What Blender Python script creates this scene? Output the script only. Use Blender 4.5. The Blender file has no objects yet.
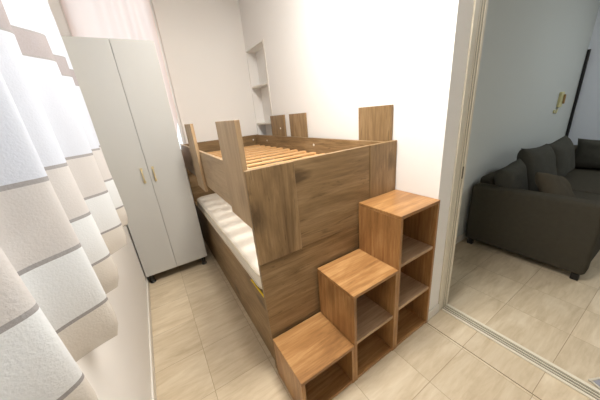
import bpy, bmesh, math, random
from mathutils import Vector, Matrix, noise
random.seed(7)
SC = bpy.context.scene
COL = SC.collection
R = math.radians

# ------------------------------------------------------------------ helpers
def tag(o, label=None, cat=None, group=None, kind=None):
    if label: o['label'] = label
    if cat: o['category'] = cat
    if group: o['group'] = group
    if kind: o['kind'] = kind
    return o

def empty(name, loc=(0, 0, 0), rz=0):
    o = bpy.data.objects.new(name, None)
    o.empty_display_size = .1
    COL.objects.link(o)
    o.location = loc
    o.rotation_euler = (0, 0, rz)
    return o

def link(name, bm, mat, parent=None, loc=None, smooth=False, mats=None):
    me = bpy.data.meshes.new(name)
    bmesh.ops.recalc_face_normals(bm, faces=bm.faces[:])
    bm.to_mesh(me)
    bm.free()
    for m in (mats or [mat]):
        me.materials.append(m)
    if smooth:
        for p in me.polygons:
            p.use_smooth = True
    o = bpy.data.objects.new(name, me)
    COL.objects.link(o)
    if parent: o.parent = parent
    if loc: o.location = loc
    return o

def box(bm, x0, x1, y0, y1, z0, z1, bev=0.0, seg=1):
    t = bmesh.new()
    vs = [t.verts.new((x, y, z)) for x in (x0, x1) for y in (y0, y1) for z in (z0, z1)]
    for f in ((0, 1, 3, 2), (4, 6, 7, 5), (0, 4, 5, 1), (2, 3, 7, 6), (0, 2, 6, 4), (1, 5, 7, 3)):
        t.faces.new([vs[i] for i in f])
    bmesh.ops.recalc_face_normals(t, faces=t.faces[:])
    if bev > 0:
        bmesh.ops.bevel(t, geom=t.edges[:], offset=bev, segments=seg, affect='EDGES', profile=.5)
    merge(bm, t)
    return bm

def merge(bm, t, mtx=None):
    if mtx is not None: t.transform(mtx)
    me = bpy.data.meshes.new('tmp')
    t.to_mesh(me); t.free()
    bm.from_mesh(me)
    bpy.data.meshes.remove(me)

def B(*a, **k):
    return box(bmesh.new(), *a, **k)

def tube(bm, pts, r, n=10):
    rings = []
    for i, p in enumerate(pts):
        p = Vector(p)
        a = Vector(pts[max(i - 1, 0)]); b = Vector(pts[min(i + 1, len(pts) - 1)])
        d = (b - a).normalized()
        up = Vector((0, 0, 1)) if abs(d.z) < .9 else Vector((1, 0, 0))
        u = d.cross(up).normalized(); w = d.cross(u).normalized()
        rings.append([bm.verts.new(p + (u * math.cos(2 * math.pi * k / n) + w * math.sin(2 * math.pi * k / n)) * r) for k in range(n)])
    for a, b in zip(rings[:-1], rings[1:]):
        for k in range(n):
            bm.faces.new((a[k], a[(k + 1) % n], b[(k + 1) % n], b[k]))
    bm.faces.new(rings[0][::-1]); bm.faces.new(rings[-1])
    return bm

def lathe(bm, prof, n=24, c=(0, 0)):
    rings = [[bm.verts.new((c[0] + r * math.cos(2 * math.pi * k / n), c[1] + r * math.sin(2 * math.pi * k / n), z)) for k in range(n)] for r, z in prof]
    for a, b in zip(rings[:-1], rings[1:]):
        for k in range(n):
            bm.faces.new((a[k], a[(k + 1) % n], b[(k + 1) % n], b[k]))
    bm.faces.new(rings[0][::-1]); bm.faces.new(rings[-1])
    return bm

# ------------------------------------------------------------------ materials
def srgb(r, g, b):
    f = lambda c: (c / 255 / 12.92) if c / 255 <= .04045 else ((c / 255 + .055) / 1.055) ** 2.4
    return (f(r), f(g), f(b), 1)

class NT:
    def __init__(s, name):
        s.m = bpy.data.materials.new(name); s.m.use_nodes = True
        s.t = s.m.node_tree; s.t.nodes.clear()
        s.out = s.n('ShaderNodeOutputMaterial')
    def n(s, typ, ins=None, **kw):
        nd = s.t.nodes.new(typ)
        for k, v in kw.items(): setattr(nd, k, v)
        for k, v in (ins or {}).items():
            if isinstance(v, bpy.types.NodeSocket): s.t.links.new(v, nd.inputs[k])
            else: nd.inputs[k].default_value = v
        return nd
    def math(s, op, a, b=0.0, c=0.0):
        return s.n('ShaderNodeMath', {0: a, 1: b, 2: c}, operation=op).outputs[0]
    def ramp(s, fac, stops, interp='LINEAR'):
        r = s.n('ShaderNodeValToRGB', {0: fac}); cr = r.color_ramp; cr.interpolation = interp
        while len(cr.elements) < len(stops): cr.elements.new(.5)
        for e, (p, c) in zip(cr.elements, stops): e.position = p; e.color = c
        return r.outputs[0]
    def mix(s, fac, a, b, blend='MIX'):
        return s.n('ShaderNodeMix', {0: fac, 6: a, 7: b}, data_type='RGBA', blend_type=blend).outputs[2]
    def noise(s, vec, scale, detail=4, rough=.5, dist=0):
        return s.n('ShaderNodeTexNoise', {'Vector': vec, 'Scale': scale, 'Detail': detail, 'Roughness': rough, 'Distortion': dist}).outputs[0]
    def bsdf(s, color, rough=.5, bump=None, bstr=.2, bdist=.01, spec=.5, metal=0, **k):
        p = s.n('ShaderNodeBsdfPrincipled', {'Base Color': color, 'Roughness': rough, 'Specular IOR Level': spec, 'Metallic': metal})
        if bump is not None:
            b = s.n('ShaderNodeBump', {'Height': bump, 'Strength': bstr, 'Distance': bdist})
            s.t.links.new(b.outputs[0], p.inputs['Normal'])
        s.t.links.new(p.outputs[0], s.out.inputs[0])
        return s.m

def plain(name, rgb, rough=.6, spec=.5, metal=0, noise_amt=.04, nscale=6, bump=0.0, bscale=200):
    t = NT(name)
    pos = t.n('ShaderNodeTexCoord').outputs['Object']
    c = srgb(*rgb)
    d = tuple(x * (1 - noise_amt) for x in c[:3]) + (1,)
    col = t.mix(t.noise(pos, nscale), d, c)
    return t.bsdf(col, rough, t.noise(pos, bscale, 2) if bump else None, bump, .002, spec, metal)

def wood(name, light, mid, dark, axis, contrast=1.0, knots=.5, rough=.45, fine=1.0):
    """oak board, grain along the given axis"""
    t = NT(name)
    tc = t.n('ShaderNodeTexCoord').outputs['Object']
    rnd = t.n('ShaderNodeObjectInfo').outputs['Random']
    off = t.n('ShaderNodeCombineXYZ', {0: t.math('MULTIPLY', rnd, 3.1), 1: t.math('MULTIPLY', rnd, 7.3), 2: t.math('MULTIPLY', rnd, 5.7)}).outputs[0]
    v = t.n('ShaderNodeVectorMath', {0: tc, 1: off}, operation='ADD').outputs[0]
    def st(long, cross):
        sc = [cross] * 3; sc['XYZ'.index(axis)] = long
        return t.n('ShaderNodeMapping', {'Vector': v, 'Scale': sc}).outputs[0]
    broad = t.noise(st(1.6, 6), 1, 5, .62, .8)
    fig = t.noise(st(1.5, 20), 1, 6, .72, 1.1)
    fib = t.noise(st(5, 85), 1, 3, .6)
    blot = t.noise(st(3, 6), 1, 3, .5, .4)
    f = t.math('ADD', t.math('MULTIPLY', broad, .46), t.math('ADD', t.math('MULTIPLY', fig, .34), t.math('MULTIPLY', fib, .20 * fine)))
    col = t.ramp(f, [(.5 - .17 / contrast, srgb(*dark)), (.5, srgb(*mid)), (.5 + .14 / contrast, srgb(*light))])
    # cracks and knots
    vo = t.n('ShaderNodeTexVoronoi', {'Vector': st(1.7, 3.4), 'Scale': 1.0, 'Randomness': 1.0}).outputs['Distance']
    wob = t.math('ADD', vo, t.math('MULTIPLY', t.noise(st(9, 60), 1, 3), .16))
    kn = t.ramp(wob, [(.14, (1, 1, 1, 1)), (.24, (0, 0, 0, 1))])
    crack = t.ramp(t.noise(st(3.0, 26), 1, 6, .7, 2.0), [(.34, (1, 1, 1, 1)), (.42, (0, 0, 0, 1))])
    dk = tuple(c * .45 for c in srgb(*dark)[:3]) + (1,)
    col = t.mix(t.math('MULTIPLY', kn, knots * .8), col, dk)
    col = t.mix(t.math('MULTIPLY', crack, knots * .55), col, dk)
    col = t.mix(t.math('MULTIPLY', blot, .25), col, tuple(c * 1.12 for c in srgb(*mid)[:3]) + (1,))
    return t.bsdf(col, rough, f, .12, .004, .35)

def tile_mat(name, x0, px, y0, py, gx=True):
    t = NT(name)
    pos = t.n('ShaderNodeNewGeometry').outputs['Position']
    s = t.n('ShaderNodeSeparateXYZ', {0: pos})
    X = t.math('DIVIDE', t.math('SUBTRACT', s.outputs[0], x0), px)
    Y = t.math('DIVIDE', t.math('SUBTRACT', s.outputs[1], y0), py)
    def edge(u, p):
        f = t.math('FRACT', u)
        return t.math('MULTIPLY', t.math('MINIMUM', f, t.math('SUBTRACT', 1.0, f)), p)
    ey = edge(Y, py); ex = edge(X, px)
    e = t.math('MINIMUM', ex, ey) if gx else ey
    g = t.n('ShaderNodeMapRange', {0: e, 1: .0006, 2: .0017, 3: 1.0, 4: 0.0}).outputs[0]
    cell = t.n('ShaderNodeCombineXYZ', {0: t.math('FLOOR', X), 1: t.math('FLOOR', Y), 2: 0.0}).outputs[0]
    wn = t.n('ShaderNodeTexWhiteNoise', {'Vector': cell}, noise_dimensions='3D')
    offs = t.n('ShaderNodeVectorMath', {0: wn.outputs[1], 1: (9, 9, 9)}, operation='MULTIPLY').outputs[0]
    v = t.n('ShaderNodeVectorMath', {0: pos, 1: offs}, operation='ADD').outputs[0]
    m1 = t.n('ShaderNodeMapping', {'Vector': v, 'Scale': (2.6, 12, 4), 'Rotation': (0, 0, R(8))}).outputs[0]
    m2 = t.n('ShaderNodeMapping', {'Vector': v, 'Scale': (7, 48, 4), 'Rotation': (0, 0, R(5))}).outputs[0]
    f = t.math('ADD', t.math('MULTIPLY', t.noise(m1, 1, 5, .6, .9), .65), t.math('MULTIPLY', t.noise(m2, 1, 4, .6, .6), .35))
    col = t.ramp(f, [(.32, srgb(184, 166, 137)), (.5, srgb(203, 186, 158)), (.68, srgb(216, 202, 177))])
    var = t.math('ADD', .95, t.math('MULTIPLY', wn.outputs[0], .08))
    col = t.mix(1.0, col, t.n('ShaderNodeCombineColor', {0: var, 1: var, 2: var}).outputs[0], 'MULTIPLY')
    col = t.mix(g, col, srgb(160, 140, 110))
    h = t.math('SUBTRACT', 0.0, g)
    return t.bsdf(col, .33, h, .5, .002, .4)

def wall_mat(name, rgb):
    t = NT(name)
    pos = t.n('ShaderNodeNewGeometry').outputs['Position']
    c = srgb(*rgb); d = tuple(x * .965 for x in c[:3]) + (1,)
    col = t.mix(t.noise(pos, 1.7, 3), d, c)
    return t.bsdf(col, .75, t.noise(pos, 90, 3), .06, .002, .25)

M = {}
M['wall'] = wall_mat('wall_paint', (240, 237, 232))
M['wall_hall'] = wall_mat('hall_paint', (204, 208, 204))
M['wall_hall_lit'] = wall_mat('hall_paint_lit', (232, 237, 246))  # hall paint made lighter and bluer; brighter light put into the colour
M['ceil'] = wall_mat('ceiling_paint', (238, 236, 232))
M['tile'] = tile_mat('tile_floor', -.032, .316, -.515, .3125)
M['tile_hall'] = tile_mat('tile_floor_hall', 2.125 - .316, .316, -.515, .3125)
M['tile_sill'] = tile_mat('tile_threshold', 0, 1, -.51, .3125, gx=False)
M['skirt'] = plain('skirting_paint', (226, 221, 211), .5)
M['grout'] = plain('dark_grout', (92, 76, 54), .9)
M['cream'] = plain('cream_lacquered_metal', (222, 214, 194), .4, noise_amt=.1, nscale=14)
M['cream_dk'] = plain('aged_metal_channel', (112, 105, 88), .5)
M['brasspl'] = plain('strike_metal', (90, 80, 62), .4, metal=.6)
BL, BM_, BD = (166, 139, 103), (135, 109, 75), (90, 69, 45)
for a in 'XYZ':
    M['oak' + a] = wood('rustic_oak_' + a.lower(), BL, BM_, BD, a, 1.15, 1.0)
M['oakpaleZ'] = wood('rustic_oak_light', (190, 164, 130), (170, 143, 109), (132, 106, 76), 'Z', 1.0, .35)
M['oakpaleY'] = wood('rustic_oak_light_rail', (190, 164, 130), (170, 143, 109), (132, 106, 76), 'Y', 1.0, .35)
for a in 'XYZ':
    M['step' + a] = wood('honey_oak_' + a.lower(), (190, 149, 99), (157, 114, 69), (110, 75, 43), a, 1.3, .45, .32)
M['shelf'] = wood('unfinished_oak_shelf', (206, 174, 140), (178, 146, 112), (140, 106, 76), 'X', 1.1, .35, .6)
M['edge'] = plain('oak_edge_band', (122, 92, 60), .5, noise_amt=.25, nscale=40)
M['pine'] = wood('pine_slat', (228, 190, 142), (214, 168, 116), (186, 136, 84), 'X', 1.0, .1, .55)
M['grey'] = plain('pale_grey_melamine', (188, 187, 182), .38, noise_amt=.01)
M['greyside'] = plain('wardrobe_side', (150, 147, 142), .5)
M['black'] = plain('black_plastic', (22, 21, 20), .4)
M['brass'] = plain('pale_brass', (222, 205, 160), .3, metal=.55)
M['white'] = plain('white_plastic', (236, 234, 228), .4)
M['yellow'] = plain('yellow_tape', (232, 200, 40), .5)
M['sofa'] = plain('charcoal_weave', (74, 70, 60), .95, .15, noise_amt=.25, nscale=30, bump=.5, bscale=500)
M['cush'] = plain('charcoal_cushion', (78, 77, 70), .95, .15, noise_amt=.25, nscale=30, bump=.5, bscale=500)
M['cush2'] = plain('taupe_cushion', (84, 77, 64), .95, .15, noise_amt=.25, nscale=30, bump=.5, bscale=500)
M['phone'] = plain('yellowed_plastic', (208, 202, 150), .5)
M['phone_dk'] = plain('brown_plastic', (150, 118, 70), .5)
M['ruggrey'] = plain('grey_blue_cloth', (150, 150, 156), .9, .1)
M['rughem'] = plain('white_cloth_hem', (205, 198, 182), .9, .1)
M['frame'] = plain('window_lacquer', (235, 235, 232), .4)

# mattress ticking
t = NT('mattress_ticking')
pos = t.n('ShaderNodeTexCoord').outputs['Object']
vv = t.n('ShaderNodeMapping', {'Vector': pos, 'Scale': (9, 6.5, 9), 'Rotation': (0, 0, R(20))}).outputs[0]
vo = t.n('ShaderNodeTexVoronoi', {'Vector': vv, 'Scale': 1.0, 'Randomness': .5}, feature='SMOOTH_F1').outputs['Distance']
h = t.math('SUBTRACT', 1.0, t.math('POWER', vo, 2.0))
fl = t.math('MULTIPLY', t.math('SINE', t.math('MULTIPLY', vo, 26.0)), .08)
h = t.math('ADD', h, fl)
col = t.mix(h, srgb(214, 205, 190), srgb(234, 228, 215))
M['ticking'] = t.bsdf(col, .85, h, .6, .010, .2)
M['piping'] = plain('mattress_piping', (214, 202, 180), .8)

# window pane
t = NT('window_glass')
lw = t.n('ShaderNodeFresnel', {'IOR': 1.45}).outputs[0]
mx = t.n('ShaderNodeMixShader', {0: lw, 1: t.n('ShaderNodeBsdfTransparent', {0: (.95, .97, .96, 1)}).outputs[0], 2: t.n('ShaderNodeBsdfGlossy', {'Roughness': .02}).outputs[0]})
t.t.links.new(mx.outputs[0], t.out.inputs[0]); M['glass'] = t.m

# sheer curtains : bands woven at fixed heights
def curtain_mat(name, bands, trans):
    t = NT(name)
    pos = t.n('ShaderNodeTexCoord').outputs['Object']
    z = t.n('ShaderNodeSeparateXYZ', {0: pos}).outputs[2]
    col = t.n('ShaderNodeRGB').outputs[0]; col.default_value = srgb(*bands[0][1])
    opa = t.n('ShaderNodeValue').outputs[0]; opa.default_value = bands[0][2]
    for a, c, o in bands[1:]:
        g = t.math('GREATER_THAN', z, a)
        col = t.mix(g, col, srgb(*c))
        opa = t.math('ADD', t.math('MULTIPLY', opa, t.math('SUBTRACT', 1.0, g)), t.math('MULTIPLY', g, o))
    sp = t.noise(pos, 260, 3, .7)
    col = t.mix(t.math('MULTIPLY', sp, .15), col, (.9, .9, .9, 1))
    bump = t.n('ShaderNodeBump', {'Height': t.noise(pos, 260, 2), 'Strength': .35, 'Distance': .003}).outputs[0]
    d = t.n('ShaderNodeBsdfDiffuse', {0: col, 'Normal': bump}).outputs[0]
    tr = t.n('ShaderNodeBsdfTranslucent', {0: col}).outputs[0]
    body = t.n('ShaderNodeMixShader', {0: trans, 1: d, 2: tr}).outputs[0]
    fin = t.n('ShaderNodeMixShader', {0: opa, 1: t.n('ShaderNodeBsdfTransparent', {0: (1, 1, 1, 1)}).outputs[0], 2: body})
    t.t.links.new(fin.outputs[0], t.out.inputs[0])
    return t.m
LN = (152, 146, 143)
WH, BG, TP = (206, 208, 216), (205, 197, 191), (160, 150, 148)
M['curtain'] = curtain_mat('banded_voile', [
    (0, (222, 214, 203), .93), (1.043, LN, .95), (1.050, (226, 226, 225), .93), (1.170, LN, .95), (1.178, BG, .92),
    (1.300, LN, .95), (1.308, WH, .94), (1.575, LN, .95), (1.580, TP, .93), (1.638, LN, .95), (1.643, WH, .94)], .38)
M['curtain_far'] = curtain_mat('pink_voile', [(0, (246, 222, 213), .95), (1.3, (248, 227, 219), .95)], .88)

# ------------------------------------------------------------------ dimensions (metres)
X3 = 1.573            # bed wall plane
YF = 2.128            # far wall plane
YE = -.278            # end of the bed wall / door reveal
XD = 1.710             # sliding-door frame
CH = 2.75
YN = -2.4             # wall behind the camera
HX, HY = 5.45, .10    # hall far corner

def struct(name, bm, mat, **k):
    o = link(name, bm, mat, **k); o['kind'] = 'structure'; return o

# floors
struct('floor', B(-.12, 1.563, YN - .1, YF + .1, -.05, 0), M['tile'])
bm = B(1.566, 1.742, YN - .1, YE, -.05, 0)
struct('trim_1', bm, M['tile_sill'])
struct('trim_2', B(1.5625, 1.5665, YN, YE, -.05, .0004), M['grout'])
struct('floor', B(1.742, 6.6, -3.3, HY + .02, -.05, 0), M['tile_hall'])
# ceiling
struct('ceiling', B(-.15, 6.7, -3.4, YF + .12, CH, CH + .1), M['ceil'])

# left wall with the long window behind the curtain
def wall_opening_x(x0, x1, ya, yb, oy0, oy1, oz0, oz1):
    bm = bmesh.new()
    box(bm, x0, x1, ya, yb, 0, oz0); box(bm, x0, x1, ya, yb, oz1, CH)
    box(bm, x0, x1, ya, oy0, oz0, oz1); box(bm, x0, x1, oy1, yb, oz0, oz1)
    return bm
LW = (-1.9, 1.25, 1.06, 2.5)
struct('wall_left', wall_opening_x(-.12, 0, YN, YF + .1, *LW), M['wall'])
FW = (.005, .70, 1.05, 2.6)
bm = bmesh.new()
box(bm, 0, X3 + .145, YF, YF + .1, 0, FW[2]); box(bm, 0, X3 + .145, YF, YF + .1, FW[3], CH)
box(bm, 0, FW[0], YF, YF + .1, FW[2], FW[3]); box(bm, FW[1], X3 + .145, YF, YF + .1, FW[2], FW[3])
struct('wall_far', bm, M['wall'])

# right wall (beside the bed) with the shelf niche in its far corner
NZ0, NZ1, NY0, ND = .88, 2.088, 1.655, .115
bm = bmesh.new()
box(bm, X3, XD + .11, YE, NY0, 0, CH); box(bm, X3, X3 + ND, YF - .016, YF, NZ0, NZ1)                      # main block
box(bm, X3, X3 + ND, NY0, YF, 0, NZ0); box(bm, X3, X3 + ND, NY0, YF, NZ1, CH)
box(bm, X3 + ND, XD + .11, NY0, YF, 0, CH)
struct('wall_right', bm, M['wall'])
bm = bmesh.new()
for z in (1.297, 1.716):
    box(bm, X3 + .003, X3 + ND, NY0, YF - .016, z - .02, z, .002)
struct('trim_3', bm, M['skirt'])
bm = bmesh.new()                                            # plaster bead round the niche
box(bm, X3 - .004, X3 + .006, NY0 - .03, NY0, NZ0, NZ1 + .015, .0015)
box(bm, X3 - .003, X3 + .006, NY0, YF, NZ1, NZ1 + .012, .0015)
struct('trim_4', bm, M['skirt'])

# near wall behind the camera, door-side return
struct('wall_near', B(-.12, 1.84, YN - .1, YN, 0, CH), M['wall'])
# hall
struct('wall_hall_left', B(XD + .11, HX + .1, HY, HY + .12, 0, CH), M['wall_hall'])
struct('wall_hall_far', B(HX, HX + .12, -3.3, HY, 0, CH), M['wall_hall_lit'])
HWN = (3.2, 3.9, 1.0, 2.0)
bm = bmesh.new()
box(bm, 1.84, HX, -3.4, -3.3, 0, HWN[2]); box(bm, 1.84, HX, -3.4, -3.3, HWN[3], CH)
box(bm, 1.84, HWN[0], -3.4, -3.3, HWN[2], HWN[3]); box(bm, HWN[1], HX, -3.4, -3.3, HWN[2], HWN[3])
struct('wall_hall_near', bm, M['wall_hall'])
struct('wall_near_return', B(1.74, 1.84, -3.3, -1.95, 0, CH), M['wall'])
# skirtings
struct('baseboard_left', B(0, .010, YN, 1.95, 0, .065, .003), M['skirt'])
struct('baseboard_reveal', B(X3 + .002, XD - .002, YE - .009, YE, 0, .07, .003), M['skirt'])
struct('baseboard_hall', B(XD + .12, HX, HY - .01, HY, 0, .07, .003), M['skirt'])
# header over the sliding door opening
struct('wall_header', B(1.74, 1.84, -1.95, YE, 2.3, CH), M['wall'])

# sliding door frame: jamb with ridges, floor track, strike
door = empty('door_1', (XD, YE, 0)); door['kind'] = 'structure'
def L(bm, name, mat, par, o0):     # link with geometry written in world coords
    bm.transform(Matrix.Translation(-Vector(o0)))
    return link(name, bm, mat, par)
o0 = (XD, YE, 0)
bm = bmesh.new()
box(bm, XD - .010, XD + .030, YE - .008, YE, 0, 2.3, .002)
box(bm, XD + .036, XD + .050, YE - .007, YE, .0, 2.3, .002)
box(bm, XD + .060, XD + .072, YE - .007, YE, .0, 2.3, .002)
box(bm, XD + .082, XD + .104, YE - .009, YE, .0, 2.3, .002)
L(bm, 'jamb', M['cream'], door, o0)
bm = B(XD + .02, XD + .10, YE - .003, YE, 0, 2.3)
L(bm, 'jamb_channel', M['cream_dk'], door, o0)
bm = bmesh.new()
for a, b, h in ((1.738, 1.753, .010), (1.764, 1.770, .009), (1.782, 1.788, .009), (1.799, 1.818, .012)):
    box(bm, a, b, -1.95, YE - .0095, 0, h, .0015)
L(bm, 'floor_track', M['cream'], door, o0)
bm = B(1.752, 1.800, -1.95, YE - .0095, 0, .003)
L(bm, 'track_channel', M['cream_dk'], door, o0)
bm = B(XD + .068, XD + .080, YE - .0095, YE - .0065, .93, 1.0, .001)
L(bm, 'strike_plate', M['brasspl'], door, o0)
bm = B(XD - .010, XD + .104, -1.95, YE, 2.285, 2.31, .003)
L(bm, 'head_rail', M['cream'], door, o0)

# windows
def window_x(n, y0, y1, z0, z1, x, mull):
    w = empty('window_%d' % n, (x, y0, z0)); w['kind'] = 'structure'; o = (x, y0, z0)
    bm = bmesh.new()
    for a in (y0, y1 - .05): box(bm, x - .03, x + .03, a, a + .05, z0, z1, .004)
    for a in (z0, z1 - .05): box(bm, x - .03, x + .03, y0, y1, a, a + .05, .004)
    for m_ in mull: box(bm, x - .025, x + .025, m_ - .03, m_ + .03, z0, z1, .004)
    L(bm, 'window_frame', M['frame'], w, o)
    L(B(x - .003, x + .003, y0 + .03, y1 - .03, z0 + .03, z1 - .03), 'pane', M['glass'], w, o)
def window_y(n, x0, x1, z0, z1, y, mull):
    w = empty('window_%d' % n, (x0, y, z0)); w['kind'] = 'structure'; o = (x0, y, z0)
    bm = bmesh.new()
    for a in (x0, x1 - .03): box(bm, a, a + .03, y - .03, y + .03, z0, z1, .004)
    for a in (z0, z1 - .05): box(bm, x0, x1, y - .03, y + .03, a, a + .05, .004)
    for m_ in mull: box(bm, m_ - .03, m_ + .03, y - .025, y + .025, z0, z1, .004)
    L(bm, 'window_frame', M['frame'], w, o)
    L(B(x0 + .03, x1 - .03, y - .003, y + .003, z0 + .03, z1 - .03), 'pane', M['glass'], w, o)
window_x(1, LW[0], LW[1], LW[2], LW[3], -.07, (-.85, .2))
window_y(2, FW[0], FW[1], FW[2], FW[3], YF + .06, ())
window_y(3, HWN[0], HWN[1], HWN[2], HWN[3], -3.36, ())

# ------------------------------------------------------------------ curtains
def fold(y, z, z0, z1):
    """horizontal offset of the window curtain at a place along the rod"""
    k = (z1 - z) / (z1 - z0)                      # 0 at rod .. 1 at hem
    ph = PHI(y) + .35 * math.sin(z * 2.2 + y * 5) * (1 - k)
    far = max(0.0, y - .42)
    a = (.020 + .014 * k + .010 * max(0, k - .8) * 5) * max(.25, 1 - far * 1.2)
    s = math.sin(ph) + .20 * math.sin(2 * ph + .9) + .18 * math.sin(ph * .43 + 1.3)
    n = noise.noise(Vector((y * 6, z * 1.8, 2.2))) * .012
    return .100 - .112 * far + a * s + n + .05 * max(0, -.55 - y) + .008 * k

def PHI(y):
    d = y + .385
    return 2 * math.pi * d / (.25 if d > 0 else .20) + math.pi / 2 + .4 * math.sin(d * 5.3)

def curtain(name, P, nu, nv, mat, parent=None):
    bm = bmesh.new()
    g = [[bm.verts.new(P(i / nu, j / nv)) for j in range(nv + 1)] for i in range(nu + 1)]
    for i in range(nu):
        for j in range(nv):
            bm.faces.new((g[i][j], g[i + 1][j], g[i + 1][j + 1], g[i][j + 1]))
    o = link(name, bm, mat, parent, smooth=True)
    return o
CY0, CY1, CZ0, CZ1 = -1.95, 1.33, .945, 2.60
def PC(u, v):
    y = CY0 + (CY1 - CY0) * u
    z0 = CZ0 + .012 * math.sin(y * 9) + .008 * math.sin(y * 23) + .006 * math.cos(PHI(y))
    z = z0 + (CZ1 - z0) * v
    ph = PHI(y)
    roll = max(0.0, (1.005 - z) / .06)
    return (max(.008, fold(y, z, CZ0, CZ1) - .016 * roll * roll), y + .012 * math.cos(ph), z)
cu = curtain('window_curtain', PC, 700, 60, M['curtain'])
tag(cu, 'long white voile curtain with beige and taupe woven bands along the left window', 'curtain')
def PF(u, v):
    z = .95 + (CZ1 - .95) * v
    x = .012 + (.655 - .055 * min(1, max(0, (1.45 - z) / .25))) * u
    ph = 2 * math.pi * x / .15 + 1.2 * math.sin(x * 9 + z * .8)
    return (x, 2.065 + .014 * math.sin(ph) + .012 * noise.noise(Vector((x * 8, z * 2, 0))), z)
cf = curtain('window_curtain', PF, 220, 40, M['curtain_far'])
tag(cf, 'pale pink voile curtain hanging behind the grey wardrobe on the far wall', 'curtain')
def rod(a, b, label):
    r_ = empty('curtain_rod', a); tag(r_, label, 'curtain rod')
    A, Bv = Vector(a), Vector(b); d = Bv - A
    link('rod', tube(bmesh.new(), [(0, 0, 0), tuple(d)], .011, 14), M['white'], r_, smooth=True)
    return r_
r1 = rod((.118, -1.96, 2.613), (.028, 1.36, 2.613), 'long white curtain rod above the left window')
for yy in (-1.9, -.3):
    xx = .118 - .09 * (yy + 1.96) / 3.32
    L(B(0.0005, xx - .011, yy - .01, yy + .01, 2.60, 2.626, .002), 'bracket', M['white'], r1, (.118, -1.96, 2.613))
rod((.001, 2.066, 2.613), (.70, 2.066, 2.613), 'short white curtain rod above the wardrobe on the far wall')

# ------------------------------------------------------------------ wardrobe
WX0, WX1, WY0, WY1 = .014, .550, 1.407, 1.88
w = empty('wardrobe', ((WX0 + WX1) / 2, (WY0 + WY1) / 2, 0))
tag(w, 'tall pale grey two-door wardrobe with brass handles beside the bunk bed', 'wardrobe')
o0 = tuple(w.location)
bm = bmesh.new()
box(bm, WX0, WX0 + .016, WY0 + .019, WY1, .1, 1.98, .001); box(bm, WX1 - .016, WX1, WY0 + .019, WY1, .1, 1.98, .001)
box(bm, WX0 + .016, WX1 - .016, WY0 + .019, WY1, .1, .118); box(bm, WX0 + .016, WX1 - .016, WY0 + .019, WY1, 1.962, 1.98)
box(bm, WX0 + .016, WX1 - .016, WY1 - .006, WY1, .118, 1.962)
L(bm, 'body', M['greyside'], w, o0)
xc = .270
for (a, b, hx) in ((WX0 - .004, xc - .0012, .222), (xc + .0012, WX1, .304)):
    d = L(B(a, b, WY0, WY0 + .018, .1, 1.98, .0012), 'door', M['grey'], w, o0)
    hb = bmesh.new()
    z0, z1 = .94, 1.06
    pts = [(hx, WY0, z0 + .008), (hx, WY0 - .016, z0 + .010), (hx, WY0 - .024, z0 + .03), (hx, WY0 - .026, 1.0), (hx, WY0 - .024, z1 - .03), (hx, WY0 - .016, z1 - .010), (hx, WY0, z1 - .008)]
    tube(hb, pts, .0055, 10)
    for zz in (z0 + .008, z1 - .008):
        box(hb, hx - .009, hx + .009, WY0 - .004, WY0, zz - .012, zz + .012, .002)
    L(hb, 'handle', M['brass'], d, o0)
for fx in (.045, .512):
    for fy in (1.465, 1.83):
        fb = lathe(bmesh.new(), [(.024, 0), (.024, .012), (.017, .018), (.017, .085), (.026, .09), (.026, .1)], 16, (fx, fy))
        L(fb, 'foot', M['black'], w, o0)

# ------------------------------------------------------------------ bunk bed
BX0, BX1, BY0, BY1 = .608, 1.568, 0.0, 2.115
bed = empty('bunk_bed', ((BX0 + BX1) / 2, (BY0 + BY1) / 2, 0))
tag(bed, 'rustic brown oak bunk bed with slatted top bunk and upright guard posts', 'bunk bed')
o0 = tuple(bed.location)
ZT, ZR, TP_, TH = 1.165, .896, 1.366, .022
XI = BX0 + .026
P_ = lambda nm, bm, mt: L(bm, nm, M[mt], bed, o0)
# foot-end panel (faces the steps)
P_('end_panel', B(BX0 + .004, BX1, BY0 + .006, BY0 + .030, 0, .712, .001), 'oakX')
P_('end_panel', B(BX0 + .24, BX1 - .225, BY0 + .003, BY0 + .026, .714, ZT, .001), 'oakX')
P_('end_board', B(BX0 + .002, BX0 + .238, BY0 - .006, BY0 + .024, .712, ZT, .0015), 'oakZ')
P_('end_board', B(BX1 - .223, BX1, BY0 - .004, BY0 + .024, .714, ZT, .0015), 'oakZ')
# upper side rail and its posts
P_('side_rail', B(BX0 + .022, BX0 + .044, BY0 + .026, BY1, ZR, ZT, .001), 'oakpaleY')
P_('guard_post', B(BX0, BX0 + .0215, BY0 + .008, BY0 + .30, ZR, TP_, .001), 'oakpaleZ')
P_('guard_post', B(BX0 - .001, BX0 + .0205, 1.02, 1.30, .85, TP_, .001), 'oakpaleZ')
# wall side rail and posts
P_('wall_rail', B(BX1 - .045, BX1 - .0225, BY0 + .026, BY1 - .023, ZR, ZT - .008, .001), 'oakY')
for a, b, wd in ((.03, .29, 0), (.945, 1.22, 0), (1.34, 1.64, 0)):
    p = P_('guard_post', B(BX1 - .022, BX1, a, b, ZR, TP_, .001), 'oakZ')
# far end
P_('end_panel', B(BX0 + .024, BX1, BY1 - .022, BY1, 0, ZT - .008, .001), 'oakX')
# lower box
P_('base_board', B(BX0 + .018, BX0 + .040, BY0 + .030, BY1 - .023, 0, .487, .001), 'oakY')
P_('base_board', B(BX1 - .022, BX1, BY0 + .030, BY1 - .023, 0, .78, .001), 'oakY')
P_('base_platform', B(BX0 + .041, BX1 - .023, BY0 + .031, BY1 - .024, .38, .40), 'oakY')
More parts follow.
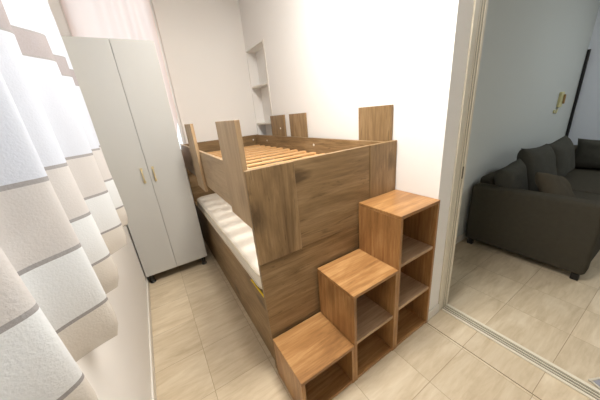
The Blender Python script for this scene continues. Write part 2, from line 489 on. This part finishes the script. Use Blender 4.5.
# ledgers and slats
P_('ledger', B(BX0 + .0445, BX0 + .068, BY0 + .03, BY1 - .024, .985, 1.025, .001), 'pine')
P_('ledger', B(BX1 - .070, BX1 - .0455, BY0 + .03, BY1 - .024, .985, 1.025, .001), 'pine')
ns = 13
for i in range(ns):
    y = .195 + i * .15
    P_('slat', B(BX0 + .046, BX1 - .047, y - .024, y + .024, 1.0255, 1.040, .002), 'pine')
# small cam-lock covers and cable holes
def disc(r, n=14):
    return lathe(bmesh.new(), [(r, 0), (r, .0015)], n)
def cap(x, y, z, axis):
    bm = disc(.010)
    if axis == 'x': bm.transform(Matrix.Rotation(R(-90), 4, 'Y'))
    if axis == 'y': bm.transform(Matrix.Rotation(R(90), 4, 'X'))
    bm.transform(Matrix.Translation((x, y, z)))
    P_('screw_cap', bm, 'white')
cap(BX1 - .0222, 1.42, 1.235, 'x')
cap(BX1 - .0452, 1.75, 1.10, 'x')
cap(BX0 + .12, BY1 - .0225, 1.10, 'y')
cap(BX1 - .08, BY1 - .0225, 1.10, 'y')
cap(BX1 - .0452, .80, 1.10, 'x')
# yellow edge tape below the mattress
bm = B(BX0 + .010, BX0 + .0175, .035, .235, .480, .488, .001)
P_('edge_tape', bm, 'yellow')['label'] = 'short yellow tape strip along the lower edge'

# mattress
def rounded_slab(x0, x1, y0, y1, z0, z1, rc, re, nseg=6, crown=.0):
    """rounded-corner slab with soft edges"""
    bm = bmesh.new()
    def outline(ins):
        pts = []
        r = max(rc - ins, .004)
        for cx, cy, a0 in ((x1 - rc, y1 - rc, 0), (x0 + rc, y1 - rc, 90), (x0 + rc, y0 + rc, 180), (x1 - rc, y0 + rc, 270)):
            for k in range(nseg + 1):
                a = R(a0 + 90 * k / nseg)
                pts.append((cx + r * math.cos(a), cy + r * math.sin(a)))
        return pts
    prof = []
    for k in range(6):
        a = R(90 * k / 5); prof.append((re * (1 - math.sin(a)), z0 + re * (1 - math.cos(a))))
    for k in range(6):
        a = R(90 * k / 5); prof.append((re * (1 - math.cos(a)), z1 - re * (1 - math.sin(a))))
    rings = [[bm.verts.new((x, y, z)) for x, y in outline(i)] for i, z in prof]
    n = len(rings[0])
    for a, b in zip(rings[:-1], rings[1:]):
        for k in range(n): bm.faces.new((a[k], a[(k + 1) % n], b[(k + 1) % n], b[k]))
    bm.faces.new(rings[0][::-1]); bm.faces.new(rings[-1])
    return bm, outline
MX0, MX1, MY0, MY1 = BX0 + .044, BX1 - .026, .034, 1.86
mt = empty('mattress', ((MX0 + MX1) / 2, (MY0 + MY1) / 2, .40))
tag(mt, 'white quilted mattress lying in the lower bunk', 'mattress')
o0 = tuple(mt.location)
bm, outl = rounded_slab(MX0 - .03, MX1, MY0, MY1, .492, .60, .09, .03)
b2, _ = rounded_slab(MX0, MX1, MY0, MY1, .4005, .51, .09, .02)
merge(bm, b2)
L(bm, 'cover', M['ticking'], mt, o0)
for o in COL.objects:
    pass
bm = bmesh.new()
for z in (.512, .586):
    pts = [(x, y, z) for x, y in outl(.004 if z > .55 else .0)]
    tube(bm, pts + [pts[0]], .005, 6)
L(bm, 'piping', M['piping'], mt, o0)

# ------------------------------------------------------------------ storage steps
def step_unit(x0, x1, h, shelves, label):
    y0, y1 = -.292, -.008
    t_ = .018
    u = empty('storage_step', ((x0 + x1) / 2, (y0 + y1) / 2, 0))
    tag(u, label, 'storage steps', 'open cube step units at the foot of the bunk bed')
    o0 = tuple(u.location)
    L(B(x0, x1, y0, y1, h - t_, h, .0012), 'top_board', M['stepX'], u, o0)
    for a in (x0, x1 - t_):
        L(B(a, a + t_, y0 + .0005, y1, 0, h - t_ - .0002, .001), 'side_panel', M['stepZ'], u, o0)
    L(B(x0 + t_, x1 - t_, y1 - .010, y1, .0, h - t_, .0), 'back_panel', M['stepZ'], u, o0)
    L(B(x0 + t_, x1 - t_, y0 + .004, y1 - .010, 0, t_, .001), 'bottom_board', M['stepX'], u, o0)
    for z in shelves:
        s_ = L(B(x0 + t_, x1 - t_, y0 + .006, y1 - .0105, z - t_, z, .001), 'shelf', M['shelf'], u, o0)
        s_['label'] = 'greyish rougher wooden shelf board'
    return u
SX = (.6085, .9245, 1.2413, 1.5727)
step_unit(SX[0], SX[1] - .0008, .256, (), 'lowest honey oak step, a single open cube at the bed corner')
step_unit(SX[1] + .0008, SX[2] - .0008, .557, (.262,), 'middle honey oak step with two open cubbies')
step_unit(SX[2] + .0008, SX[3] - .002, .858, (.29, .575), 'tallest honey oak step column with three open cubbies against the white wall')

# ------------------------------------------------------------------ sofa
SXA, SXB = 2.745, 5.02
sofa = empty('corner_sofa', ((SXA + SXB) / 2, -.35, 0))
tag(sofa, 'charcoal fabric corner sofa beyond the sliding door opening', 'sofa')
o0 = tuple(sofa.location)
S_ = lambda nm, bm, mt: L(bm, nm, M[mt], sofa, o0)
def soft(x0, x1, y0, y1, z0, z1, r=.04):
    return B(x0, x1, y0, y1, z0, z1, bev=r, seg=4)
def shade(o):
    for p in o.data.polygons: p.use_smooth = True
    return o
shade(S_('armrest', soft(SXA, SXA + .13, -.745, .065, .055, .607, .03), 'sofa'))
shade(S_('back', soft(SXA + .13, SXB - .01, -.05, .065, .055, .66, .035), 'sofa'))
shade(S_('back', soft(SXB - .2, SXB - .01, -2.1, -.051, .055, .66, .04), 'sofa'))
S_('seat_base', B(SXA + .13, SXB - .2, -.73, -.05, .055, .28, .01), 'sofa')
S_('seat_base', B(SXB - .9, SXB - .2, -2.1, -.731, .055, .28, .01), 'sofa')
x = SXA + .135
for i in range(1):
    shade(S_('seat_cushion', soft(x, x + .80, -.745, -.055, .285, .43, .035), 'sofa')); x += .805
shade(S_('seat_cushion', soft(x, SXB - .205, -.745, -.055, .285, .43, .035), 'sofa'))
shade(S_('seat_cushion', soft(SXB - .905, SXB - .205, -2.08, -.75, .285, .43, .035), 'sofa'))
for fx, fy in ((SXA + .04, -.70), (SXA + .04, .02), (SXB - .85, -.70), (SXB - .85, -2.05), (SXB - .06, -2.05), (SXB - .06, .02)):
    S_('foot', B(fx - .022, fx + .022, fy - .022, fy + .022, 0, .056, .003), 'black')

def pillow(w_, h_, t_, n=22):
    """soft cushion with pinched corners, in its own xz plane"""
    bm = bmesh.new()
    rows = {}
    for s in (1, -1):
        for i in range(n + 1):
            for j in range(n + 1):
                u = -1 + 2 * i / n; v = -1 + 2 * j / n
                edge_ = i in (0, n) or j in (0, n)
                if edge_ and s == -1:
                    rows[(s, i, j)] = rows[(1, i, j)]; continue
                px = u * (1 - .09 * (1 - v * v) * abs(u)) * w_ / 2
                pz = v * (1 - .09 * (1 - u * u) * abs(v)) * h_ / 2
                th = (max(0, (1 - u ** 4) * (1 - v ** 4))) ** .55 * t_ / 2
                th *= 1 + .12 * noise.noise(Vector((u * 2.2, v * 2.2, s * 3 + w_ * 10)))
                rows[(s, i, j)] = bm.verts.new((px, s * th, pz))
    for s in (1, -1):
        for i in range(n):
            for j in range(n):
                q = [rows[(s, i, j)], rows[(s, i + 1, j)], rows[(s, i + 1, j + 1)], rows[(s, i, j + 1)]]
                bm.faces.new(q)
    return bm
def cushion(x, y, z, w_, h_, t_, tilt, yaw, roll, mat, label):
    bm = pillow(w_, h_, t_)
    o = link('cushion', bm, M[mat], smooth=True)
    o.matrix_world = Matrix.Translation((x, y, z)) @ Matrix.Rotation(R(yaw), 4, 'Z') @ Matrix.Rotation(R(tilt), 4, 'X') @ Matrix.Rotation(R(roll), 4, 'Y')
    tag(o, label, 'cushion', 'loose cushions along the charcoal sofa')
CUSH = [
    (3.00, -.145, .60, .42, .36, .16, -12, 0, -4, 'cush', 'dark grey back cushion nearest the armrest, behind the small tilted pillow'),
    (3.52, -.165, .635, .64, .46, .19, -16, 0, 4, 'cush', 'large slumped charcoal back cushion, second from the armrest'),
    (4.15, -.165, .625, .58, .44, .19, -14, 0, -2, 'cush', 'charcoal back cushion standing third from the armrest along the wall'),
    (4.70, -.40, .60, .48, .36, .16, -14, -90, 0, 'cush', 'charcoal cushion on the return part of the sofa at the right edge'),
    (3.12, -.41, .565, .50, .29, .13, -32, 4, 18, 'cush2', 'small taupe throw pillow tilted against the cushions behind the armrest'),
]
for c in CUSH: cushion(*c)

# wall phone
ph = empty('wall_phone', (4.86, HY, 1.18))
tag(ph, 'small yellowed wall entry phone on the grey wall above the sofa', 'wall phone')
o0 = tuple(ph.location)
L(B(4.73, 4.83, HY - .03, HY, 1.14, 1.32, .010, 3), 'body', M['phone'], ph, o0)
L(B(4.79, 4.82, HY - .05, HY - .031, 1.18, 1.29, .008, 3), 'handset', M['phone_dk'], ph, o0)
pts = [(4.75 - .05 * math.sin(k * .28) * .6 - .02 * (k / 14), HY - .015, 1.125 - .05 * math.sin(math.pi * k / 14)) for k in range(15)]
L(tube(bmesh.new(), pts, .006, 8), 'cord', M['phone'], ph, o0)
L(B(4.66, 4.70, HY - .014, HY, 1.08, 1.12, .003), 'junction_box', M['phone'], ph, o0)

# dark narrow panel in the hall corner
dp = link('dark_panel', B(HX - .035, HX - .004, HY - .032, HY - .003, .0, 1.80, .003), M['black'])
tag(dp, 'tall narrow dark panel edge standing in the corner behind the sofa', 'panel')

# cloth on the hall floor at the frame edge
cl = empty('floor_mat', (1.95, -1.15, 0)); tag(cl, 'grey blue mat with a white border, its corner at the bottom right edge', 'mat')
o0 = tuple(cl.location)
rot = Matrix.Translation((1.846, -.945, 0)) @ Matrix.Rotation(R(-26), 4, 'Z')
def mat_piece(x0, x1, y0, y1, z0, z1):
    bm = B(x0, x1, y0, y1, z0, z1, .002); bm.transform(rot); return bm
bm = mat_piece(0.012, .6, -.5, -.014, 0.0005, .010)
L(bm, 'mat_field', M['ruggrey'], cl, o0)
bm = mat_piece(0, .6, -.0135, -.004, 0.0005, .012); merge(bm, mat_piece(.003, .0115, -.5, -.014, .0005, .012))
L(bm, 'mat_border', M['rughem'], cl, o0)

# added fill lamps at the ceiling, out of view, to brighten bedroom and hall
def fill_lamp(x, y, power, col, label, size=.34):
    c = empty('fill_lamp', (x, y, CH)); tag(c, label, 'ceiling lamp')
    link('fill_lamp_base', lathe(bmesh.new(), [(size / 2, -.03), (size / 2, -.0005)], 32), M['white'], c, smooth=False)
    t = NT('fill_lamp_diffuser_' + str(x)); e = t.n('ShaderNodeEmission', {0: col, 1: power / 6}); t.t.links.new(e.outputs[0], t.out.inputs[0])
    link('fill_lamp_diffuser', lathe(bmesh.new(), [(size * .25, -.065), (size * .42, -.055), (size * .46, -.031)], 32), t.m, c, smooth=True)
    l = bpy.data.lights.new('fill_light', 'AREA'); l.shape = 'DISK'; l.size = size; l.energy = power; l.color = col[:3]
    lo = bpy.data.objects.new('fill_light', l); COL.objects.link(lo); lo.location = (x, y, CH - .08)
    return lo
fill_lamp(.92, -.16, 36, (1, .955, .90, 1), 'added round white fill lamp, unseen above the open floor', .6)

fill_lamp(4.4, -1.7, 13, (.94, .98, .99, 1), 'added round white fill lamp, unseen in the hall above the sofa')

# daylight through the windows
W = bpy.data.worlds.new('overcast_daylight'); SC.world = W; W.use_nodes = True
nt = W.node_tree; bg = nt.nodes['Background']
bg.inputs[0].default_value = (.90, .95, 1.0, 1); bg.inputs[1].default_value = 1.6
def portal(loc, rot, sx, sy):
    l = bpy.data.lights.new('window_portal', 'AREA'); l.shape = 'RECTANGLE'; l.size = sx; l.size_y = sy
    l.cycles.is_portal = True
    o = bpy.data.objects.new('window_portal', l); COL.objects.link(o); o.location = loc; o.rotation_euler = rot
portal((-.125, (LW[0] + LW[1]) / 2, (LW[2] + LW[3]) / 2), (0, R(-90), 0), LW[3] - LW[2], LW[1] - LW[0])
portal(((FW[0] + FW[1]) / 2, YF + .11, (FW[2] + FW[3]) / 2), (R(-90), 0, 0), FW[1] - FW[0], FW[3] - FW[2])
portal(((HWN[0] + HWN[1]) / 2, -3.42, (HWN[2] + HWN[3]) / 2), (R(90), 0, 0), HWN[1] - HWN[0], HWN[3] - HWN[2])

# ------------------------------------------------------------------ camera
cam = bpy.data.cameras.new('camera'); co = bpy.data.objects.new('camera', cam); COL.objects.link(co)
cam.sensor_width = 36; cam.lens = 246.131 / 600 * 36; cam.clip_start = .02
co.matrix_world = Matrix.Translation((.292, -.9716, 1.3695)) @ Matrix.Rotation(R(-30.4384), 4, 'Z') @ Matrix.Rotation(R(70.5785), 4, 'X') @ Matrix.Rotation(R(-5.5041), 4, 'Z')
SC.camera = co
SC.view_settings.view_transform = 'Standard'
SC.view_settings.look = 'None'
SC.view_settings.gamma = 1
SC.view_settings.use_curve_mapping = False
SC.view_settings.exposure = 0.68
